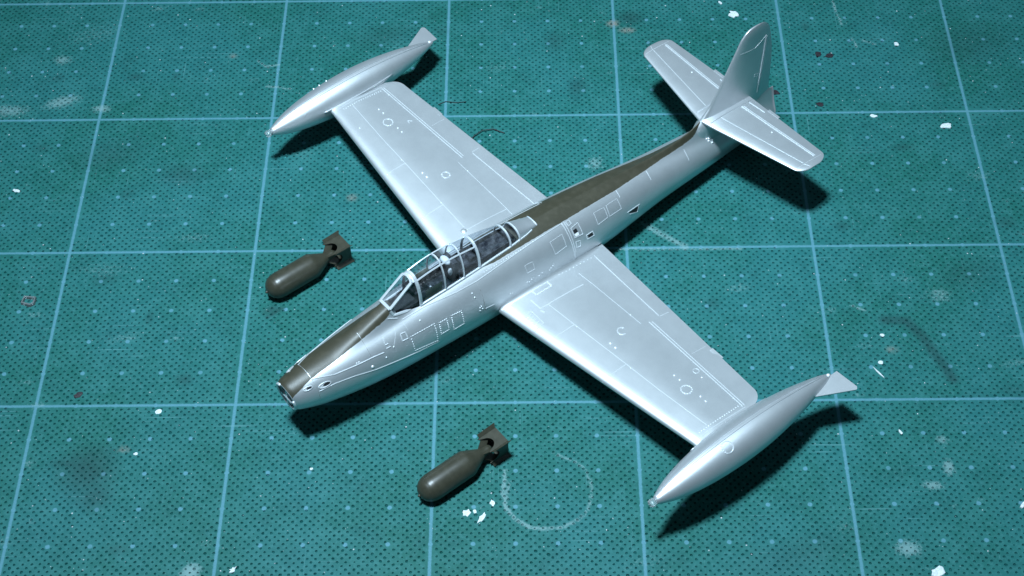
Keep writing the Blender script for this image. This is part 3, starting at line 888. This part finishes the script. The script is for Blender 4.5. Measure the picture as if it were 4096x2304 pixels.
fuspatch([(-3.09, .835, .625), (-3.26, .83, .62), (-3.27, .858, .535), (-3.10, .86, .55)], 'dark', 'vent_hole_shade')  # second vent, its inner shade painted as a dark patch
fuspatch([(-4.60, .765, .42), (-4.97, .735, .40), (-4.90, .765, .26), (-4.66, .775, .37)], 'dark', 'scoop_hole_shade')  # dark patch painting the shaded mouth of the scoop
fusline([(-4.55, .76, .45), (-5.03, .71, .42)], .022, .008, 'scoop_edge'); fusline([(-4.98, .735, .40), (-4.92, .765, .24), (-4.64, .785, .35)], .028, .010, 'scoop_edge')
for q4 in ([(-1.95, .67, 1.01), (-2.37, .64, 1.0), (-2.36, .84, .72), (-1.97, .88, .71)], [(-3.52, .56, .95), (-3.89, .55, .91), (-3.88, .73, .69), (-3.51, .77, .69)], [(-3.97, .54, .91), (-4.38, .50, .88), (-4.39, .69, .65), (-3.95, .73, .68)], [(-1.01, .79, .88), (-1.26, .80, .87), (-1.25, .90, .68), (-1.02, .90, .69)]):
    fusline(q4, .016, .006, 'hatch_outline', closed=True)
fusdots([(-1.75, .95, .42), (-1.82, .94, .45), (-1.70, .95, .38), (-1.45, .95, .45), (-1.35, .96, .42), (-1.1, .95, .45), (-1.02, .96, .42), (-.95, .955, .45), (-.4, .97, .42), (-.46, .97, .39)], .026, .014, 'stud')
fusline([(-1.85, .92, .52), (-1.86, .96, .38)], .02, .008, 'latch')
fusline([(-4.50, .33, .98), (-4.49, .51, .86)], .020, .006); fusline([(-5.68, .22, .86), (-5.66, .45, .71)], .020, .006); fusline([(-7.10, .18, .74), (-7.07, .45, .56)], .018, .005)
fusdots([(-7.93, .22, .66), (-7.99, .24, .66), (-7.96, .28, .62), (-8.10, .30, .60), (-8.04, .34, .56)], .035, .03, 'paint_speck')
fusline([(2.62, .30, 1.09), (2.85, .21, 1.08)], .03, .014, 'windscreen_fairing_edge')

# ------------------------------------------------------------------ cockpit and canopy
tub = []
for x in np.arange(2.55, -1.21, -.15):
    w = rail_w(x) * .98; a = fa(x); zr = fz(x) + fb(x) * math.sqrt(max(0, 1 - (rail_w(x) / a) ** 2)) - .01
    tub.append([(x, w, zr), (x, w * 1.02, 1.0), (x, w * .9, .62), (x, -w * .9, .62), (x, -w * 1.02, 1.0), (x, -w, zr)])
V, F = loft(tub, False); k = len(tub[0])
F += [tuple(range(k)), tuple((len(tub) - 1) * k + j for j in range(k))[::-1]]
TUB = mobj('cockpit_tub', V, F, M['cockpit'], PLANE, smooth=False)
def ellip(c, r, nu=16, nv=10):
    V = []; F = []
    for i in range(nv + 1):
        ph = math.pi * i / nv
        for j in range(nu):
            a = 2 * math.pi * j / nu
            V.append((c[0] + r[0] * math.sin(ph) * math.cos(a), c[1] + r[1] * math.sin(ph) * math.sin(a), c[2] + r[2] * math.cos(ph)))
    for i in range(nv):
        for j in range(nu): F.append((i * nu + j, i * nu + (j + 1) % nu, (i + 1) * nu + (j + 1) % nu, (i + 1) * nu + j))
    return V, F
V, F = box(.72, 0, 1.30, .14, .46, .80); mobj('seat_back', V, F, M['cockpit'], TUB, smooth=False)
V, F = box(1.05, 0, .92, .60, .46, .16); mobj('seat_pan', V, F, M['cockpit'], TUB, smooth=False)
V, F = ellip((.88, 0, 1.75), (.10, .17, .085)); mobj('headrest', V, F, M['white'], TUB)
V, F = ellip((.86, .16, 1.45), (.06, .06, .13)); mobj('headrest_pad', V, F, M['white'], TUB)
V, F = box(1.78, 0, 1.22, .16, .56, .46); mobj('instrument_panel', V, F, M['cockpit'], TUB, smooth=False)
V, F = box(1.86, 0, 1.48, .26, .46, .05); mobj('glare_shield', V, F, M['cockpit'], TUB, smooth=False)
V, F = box(2.27, 0, 1.13, .66, .50, .12); mobj('windscreen_dark_fill', V, F, M['dark'], TUB, smooth=False)  # dark box added so the windscreen side panes look black inside
V, F = box(-.35, 0, 1.22, 1.5, .44, .18); mobj('rear_deck', V, F, M['cockpit'], TUB, smooth=False)
V, F = box(.05, .05, 1.38, .34, .22, .16); mobj('radio_box', V, F, M['cockpit'], TUB, smooth=False)
# green padded side wall behind the front side pane
for s in (1, -1):
    rings = []
    for x in np.arange(1.74, 1.16, -.06):
        rings.append([(x, s * (.315 - .09 * math.sin(t * 2.6) * .5), 1.05 + .42 * t) for t in np.linspace(0, 1, 7)])
    V, F = loft(rings, False); mobj('side_wall_pad', V, F, M['green'], TUB)
V, F = box(1.45, .12, 1.12, .04, .04, .34); mobj('control_stick', V, F, M['frame'], TUB, smooth=False)

CAN = empty('canopy'); CAN.parent = PLANE
def can_dims(x):
    w = rail_w(x) + .005
    zr = fz(x) + fb(x) * math.sqrt(max(0, 1 - (rail_w(x) / fa(x)) ** 2))
    top = float(np.interp(-x, [-2.1, -1.9, -1.5, -1.2, -.75, -.13, .44, 1.0, 1.28, 1.6, 1.9, 2.0], [1.97, 2.02, 2.09, 2.11, 2.09, 1.99, 1.86, 1.66, 1.55, 1.43, 1.335, 1.30]))
    return w, zr, max(top - zr, .02)
def can_pt(x, t):
    """t: 0 port rail .. pi starboard rail"""
    w, zr, h = can_dims(x)
    p = 2 / 2.25
    c, s = math.cos(t), math.sin(t)
    y = w * math.copysign(abs(c) ** p, c); z = zr + h * abs(s) ** p
    nrm = Vector((0, y / (w * w) + 1e-6, (z - zr) / (h * h) + .3)).normalized()
    return Vector((x, y, z)), nrm
BOWS = [1.92, 1.18, .60, .10, -.93, -1.25]
TL = math.radians(58)
def pane(xa, xb, ta, tb):
    nx, nt = 8, 10
    V = [can_pt(xa + (xb - xa) * i / nx, ta + (tb - ta) * j / nt)[0] for i in range(nx + 1) for j in range(nt + 1)]
    F = [(i * (nt + 1) + j, (i + 1) * (nt + 1) + j, (i + 1) * (nt + 1) + j + 1, i * (nt + 1) + j + 1) for i in range(nx) for j in range(nt)]
    mobj('pane', V, F, M['glass'], CAN)
for k in range(3):
    for ta, tb in ((0, TL), (TL, math.pi - TL), (math.pi - TL, math.pi)): pane(BOWS[k], BOWS[k + 1], ta, tb)
pane(BOWS[3], BOWS[4], 0, math.pi); pane(BOWS[4], BOWS[5], 0, math.pi)
def cbar(path, w, h, name='frame_bar', mat='frame'):
    P, Nn = zip(*path); V, F = strip_geo(P, Nn, w, h); mobj(name, V, F, M[mat], CAN, smooth=False)
for x, w in zip(BOWS, (.100, .050, .050, .085, .060, .055)):
    cbar([can_pt(x, t) for t in np.linspace(0, math.pi, 25)], w, .014, 'canopy_bow')
for t in (TL, math.pi - TL):
    cbar([can_pt(x, t) for x in np.linspace(1.95, .08, 16)], .046, .012, 'canopy_longeron')
for t in (.02, math.pi - .02):
    cbar([can_pt(x, t) for x in np.linspace(1.95, -1.7, 36)], .070, .02, 'canopy_rail')
rings = [[can_pt(x, t)[0] for t in np.linspace(0, math.pi, 19)] for x in list(np.linspace(-1.24, -1.9, 14)) + [-1.96]]
for j, p in enumerate(rings[-1]): rings[-1][j] = p - Vector((0, 0, .03))
V, F = loft(rings, False, False, False); mobj('canopy_tail_fairing', V, F, M['silver'], CAN)
cbar([can_pt(-1.90, t) for t in np.linspace(.1, math.pi - .1, 12)], .03, .012, 'fairing_lip')
# windscreen
def quad_pane(c, name='pane'):
    mobj(name, c, [tuple(range(len(c)))], M['glass'], CAN, smooth=False)
BLp, TLp = Vector((2.74, .195, 1.44)), Vector((2.06, .185, 1.915))
mir = lambda v: Vector((v.x, -v.y, v.z))
top_mid = Vector((2.02, 0, 1.985))
quad_pane([BLp, TLp, top_mid, mir(TLp), mir(BLp)], 'windscreen_pane')
bowpts = [can_pt(1.94, t)[0] for t in np.linspace(0.0, math.radians(62), 8)]
for sg in (1, -1):
    m_ = (lambda v: v) if sg > 0 else mir
    poly = [m_(BLp + Vector((-.02, .015, -.03)))] + [m_(b) for b in bowpts]
    quad_pane(poly, 'windscreen_side_pane')
    nn = Vector((.45, .5 * sg, .75))
    cbar([(m_(BLp), nn), (m_(TLp), nn)], .080, .018, 'windscreen_post')
    base = [on_fus((x, sg * y, 1.2)) for x, y in zip(np.linspace(2.68, 1.95, 9), np.linspace(.245, .375, 9))]
    cbar([(m_(BLp + Vector((0, .02, -.05))), nn)] + base, .075, .018, 'windscreen_sill')
nf_ = Vector((.56, 0, .83))
cbar([(BLp, nf_), (mir(BLp), nf_)], .095, .018, 'windscreen_sill')
arch = [TLp, Vector((2.03, .11, 1.965)), top_mid, Vector((2.03, -.11, 1.965)), mir(TLp)]
cbar([(p, nf_) for p in arch], .085, .018, 'windscreen_arch')
# sheet closing the gap between arch and first bow
rA = [TLp + Vector((0, .02, -.02))] + arch[1:-1] + [mir(TLp) + Vector((0, -.02, -.02))]
rB = [can_pt(1.93, t)[0] for t in np.linspace(math.radians(60), math.pi - math.radians(60), 5)]
V, F = loft([rA, rB], False); mobj('windscreen_hood', V, F, M['frame'], CAN)

# ------------------------------------------------------------------ bombs
def build_bomb(name, loc, yaw, label):
    root = empty(name, loc, (0, 0, yaw)); tag(root, label, 'bomb', 'toy bombs lying on the mat')
    R = .345; zc = R
    prof = [(0, .0), (.008, .07), (.035, .15), (.085, .225), (.16, .287), (.26, .328), (.38, R), (1.36, R), (1.42, .338), (1.47, .318), (1.66, .230), (1.86, .135), (1.92, .115), (2.10, .10), (2.14, .06), (2.14, 0.001)]
    rings = []
    P = []
    for (a, b) in zip(prof[:-1], prof[1:]):
        for k in range(3): P.append((a[0] + (b[0] - a[0]) * k / 3, a[1] + (b[1] - a[1]) * k / 3))
    P.append(prof[-1])
    for u, r in P:
        rings.append([(u, max(r, .002) * math.sin(a), zc + max(r, .002) * math.cos(a)) for a in np.linspace(0, 2 * math.pi, 40, endpoint=False)])
    V, F = loft(rings, True, True, True); body = mobj('bomb_body', V, F, M['olive'], root, True, 45)
    V, F = loft([[(u, r * math.cos(a), zc + r * math.sin(a)) for a in np.linspace(0, 6.283, 10, endpoint=False)] for u, r in ((-.05, .018), (-.02, .035), (.03, .04))], True, True, True)
    mobj('nose_fuse', V, F, M['olive'], root)
    B = .25; u0, u1 = 1.97, 2.49; th = .012
    # four box panels, each with a curved notch in its front edge
    for k in range(4):
        A = k * math.pi / 2
        front = []
        for t in np.linspace(-1, 1, 15):
            notch = .25 * max(0, 1 - (t / .74) ** 2) ** .5 if abs(t) < .74 else 0
            front.append((u0 + notch - .03 * (abs(t) - .74 if abs(t) > .74 else 0) / .26, B * t))
        V = []
        for lift in (B, B - th):
            for (u, v) in front: V.append((u, v, lift))
            for t in np.linspace(-1, 1, 15): V.append((u1, B * t, lift))
        V = [(u, v * math.cos(A) - w * math.sin(A), zc + v * math.sin(A) + w * math.cos(A)) for u, v, w in V]
        F = []
        for j in range(14):
            F += [(j, j + 1, 16 + j, 15 + j), (30 + j, 45 + j, 46 + j, 31 + j), (j, 30 + j, 31 + j, j + 1), (15 + j, 16 + j, 46 + j, 45 + j)]
        F += [(0, 15, 45, 30), (14, 44, 59, 29)]
        mobj('tail_box_panel', V, F, M['olive'], root, smooth=False)
        # diagonal fin running past the box corner
        A2 = A + math.pi / 4
        pl = [(1.82, .13), (1.985, .28), (1.99, B * 1.414 + .10), (2.52, B * 1.414 + .115), (2.47, B * 1.414), (2.40, .28), (2.26, .28), (2.10, .13), (2.06, .09), (1.9, .09)]
        V = []
        for off in (-.008, .008):
            V += [(u, r * math.sin(A2) + off * math.cos(A2), zc + r * math.cos(A2) - off * math.sin(A2)) for u, r in pl]
        m = len(pl)
        F = [tuple(range(m)), tuple(range(m, 2 * m))[::-1]] + [(i, m + i, m + (i + 1) % m, (i + 1) % m) for i in range(m)]
        mobj('tail_fin', V, F, M['olive'], root, smooth=False)
    return root
build_bomb('toy_bomb', (-6.97, -1.68, 0.0), math.radians(38.3), 'olive toy bomb with box tail lying left of the canopy, nose down left')
build_bomb('toy_bomb', (-2.77, -7.88, 0.0), math.radians(38.6), 'olive toy bomb with box tail lying below the airplane nose, beside the chalky ring')

# ------------------------------------------------------------------ flakes, chips and fibres on the mat
def flake(name, loc, rx, ry, rot, mat, label, cat, thick=.012, n=12, jag=.25, seed=0, group=None):
    rs = random.Random(seed); rx *= .82; ry *= .82; thick *= 1.6
    pts = []
    for k in range(n):
        a = 2 * math.pi * k / n; r = 1 + rs.uniform(-jag, jag)
        x, y = rx * r * math.cos(a), ry * r * math.sin(a)
        pts.append((x * math.cos(rot) - y * math.sin(rot), x * math.sin(rot) + y * math.cos(rot)))
    V = [(x, y, .001) for x, y in pts] + [(x * .93, y * .93, thick * rs.uniform(.8, 1.3)) for x, y in pts] + [(0, 0, thick * 1.4)]
    F = [(i, (i + 1) % n, n + (i + 1) % n, n + i) for i in range(n)] + [(n + i, n + (i + 1) % n, 2 * n) for i in range(n)]
    o = mobj(name, V, F, M[mat], None, smooth=False)
    o.location = loc; tag(o, label, cat, group)
    return o
W = 'dried white paint flakes on the mat'
flake('paint_flake', (11.80, 4.42, 0), .20, .13, .1, 'flake_w', 'largest white paint flake, below the grid crossing at the upper right', 'paint flake', seed=1, group=W)
flake('paint_flake', (9.79, 4.84, 0), .12, .07, -.2, 'flake_w', 'oval white paint flake just below the grid line right of the tail', 'paint flake', seed=2, group=W)
flake('paint_flake', (10.88, 7.82, 0), .09, .10, .3, 'flake_w', 'small rounded white paint flake in the upper right grid square', 'paint flake', seed=3, group=W)
flake('paint_flake', (5.80, 9.72, 0), .10, .05, -1.0, 'flake_w', 'thin white paint streak at the top edge above the fin', 'paint flake', seed=4, group=W)
flake('paint_flake', (6.15, 9.20, 0), .19, .14, -.6, 'flake_w', 'ragged white paint blob at the top edge above the fin', 'paint flake', seed=5, jag=.4, group=W)
flake('paint_flake', (-14.38, 2.27, 0), .12, .07, -.4, 'flake_w', 'bright white paint flake near the left edge', 'paint flake', seed=6, jag=.4, group=W)
flake('paint_flake', (-1.66, -8.17, 0), .15, .13, .2, 'flake_w', 'broad white paint splash right of the lower bomb nose', 'paint flake', seed=7, jag=.35, thick=.006, group=W)
flake('paint_flake', (-1.30, -8.30, 0), .19, .075, .95, 'flake_w', 'tapering white paint splash below the lower bomb tail', 'paint flake', seed=8, jag=.3, thick=.006, group=W)
flake('paint_flake', (-1.05, -7.90, 0), .075, .11, .3, 'flake_w', 'roundish white paint drop nearest to the chalky ring', 'paint flake', seed=9, thick=.006, group=W)
flake('paint_flake', (-1.47, -8.13, 0), .05, .07, 0, 'flake_w', 'tiny white paint drop between the two larger splashes by the lower bomb', 'paint flake', seed=10, thick=.006, group=W)
flake('paint_flake', (-5.45, -6.91, 0), .055, .04, 0, 'flake_w', 'tiny bright white flake left of the lower bomb', 'paint flake', seed=11, group=W)
flake('paint_flake', (9.23, -9.80, 0), .20, .16, .2, 'flake_w', 'ragged white paint splash at the bottom edge on the right', 'paint flake', seed=12, jag=.45, thick=.006, group=W)
flake('paint_flake', (11.55, -8.05, 0), .07, .17, -.7, 'flake_w', 'white sliver cut off by the right edge', 'paint flake', seed=13, group=W)
flake('paint_flake', (-9.79, -6.44, 0), .07, .05, 0, 'flake_w', 'small white chip at the top of the dark smudge', 'paint flake', seed=14, group=W)
flake('paint_flake', (-7.07, -9.64, 0), .11, .06, .8, 'flake_w', 'white paint crumb at the bottom edge on the left', 'paint flake', seed=15, jag=.45, group=W)
flake('paint_flake', (-9.40, -5.19, 0), .11, .09, .5, 'flake_w', 'smooth grey white paint spot just below the grid line at lower left', 'paint flake', seed=16, jag=.12, thick=.004, group=W)
flake('paint_flake', (8.92, -3.01, 0), .075, .055, -.2, 'flake_w', 'white paint dot left of the dark curved smear', 'paint flake', seed=17, jag=.12, group=W)
flake('paint_flake', (8.76, -3.87, 0), .085, .075, 0, 'flake_w', 'white paint dot above the port tank fin', 'paint flake', seed=18, group=W)
flake('paint_flake', (8.66, -4.18, 0), .22, .03, -.95, 'flake_w', 'thin white paint streak above the port tank fin', 'paint flake', seed=19, jag=.5, group=W)
flake('paint_flake', (8.95, -5.98, 0), .035, .09, .5, 'flake_w', 'tiny pale sliver in the shadow of the port tank', 'paint flake', seed=20, group=W)
D = 'dark paint chips near the tail'
flake('dark_chip', (8.33, 5.32, 0), .16, .13, -.3, 'flake_d', 'largest dark chip touching the grid line right of the tail', 'chip', seed=31, n=6, group=D)
flake('dark_chip', (7.09, 5.84, 0), .13, .11, .2, 'flake_d', 'dark chip right beside the tail end', 'chip', seed=32, group=D)
flake('dark_chip', (8.51, 7.42, 0), .10, .13, -.4, 'flake_d', 'left one of two dark chips right of the fin', 'chip', seed=33, group=D)
flake('dark_chip', (8.84, 7.34, 0), .15, .11, .1, 'flake_d', 'right one of two dark chips right of the fin', 'chip', seed=34, group=D)
flake('dark_chip', (-11.49, -4.66, 0), .14, .09, .5, 'flake_d', 'small dark chip above the grid line at lower left', 'chip', seed=35, thick=.005, group=D)
# clear sprue offcut at the left edge: a small open frame
g = []
ringv = [(-.14, -.09), (.10, -.13), (.17, -.06), (.16, .12), (-.13, .11)]
P = [Vector((x, y, .045)) for x, y in ringv]
V, F = strip_geo(P, [(0, 0, 1)] * 5, .075, .035, base=.045, closed=True)
o = mobj('plastic_offcut', V, F, M['clear'], None, smooth=False); o.location = (-13.31, -1.67, 0); o.rotation_euler = (0, 0, -.15)
tag(o, 'small clear plastic offcut ring lying at the left edge', 'plastic offcut')
def fibre(pts, r, label):
    P = resample(pts, .06); ringsv = []
    for i, p in enumerate(P):
        t = Vector(P[min(i + 1, len(P) - 1)] - P[max(i - 1, 0)]).normalized(); s = t.cross(Vector((0, 0, 1))).normalized(); u = s.cross(t)
        ringsv.append([tuple(Vector(p) + s * (r * math.cos(a)) + u * (r * math.sin(a))) for a in np.linspace(0, 6.283, 6, endpoint=False)])
    V, F = loft(ringsv, True, True, True); o = mobj('fibre', V, F, M['hair'])
    tag(o, label, 'fibre', 'dark fibres behind the starboard wing')
fibre([(-1.78, 3.95, .02), (-1.66, 4.16, .05), (-1.43, 4.37, .06), (-1.11, 4.43, .05), (-.78, 4.29, .02)], .014, 'dark curled fibre by the starboard wing trailing edge')
fibre([(-2.72, 5.46, .02), (-2.5, 5.58, .03), (-2.2, 5.53, .03), (-1.9, 5.57, .02)], .009, 'short thin dark fibre lying across the grid line behind the starboard wing tip')
# fine dust: too small and too many to count
g = []
for k in range(1100):
    x, y = random.uniform(-17, 16), random.uniform(-11, 11); r = random.choice((.009, .012, .012, .016, .024)); a = random.uniform(0, 3)
    el = random.uniform(.4, 1)
    V = [(x + r * math.cos(a + t) * (1 if i % 2 else el), y + r * math.sin(a + t) * (1 if i % 2 else el), .004) for i, t in enumerate((0, 1.57, 3.14, 4.71))] + [(x, y, .004 + r * .7)]
    g.append((V, [(0, 1, 4), (1, 2, 4), (2, 3, 4), (3, 0, 4)]))
V, F = merge(g)
o = mobj('dust', V, F, M['flake_w'], None, smooth=False)
tag(o, 'fine white dust and crumbs scattered over the mat', 'dust', kind='stuff')
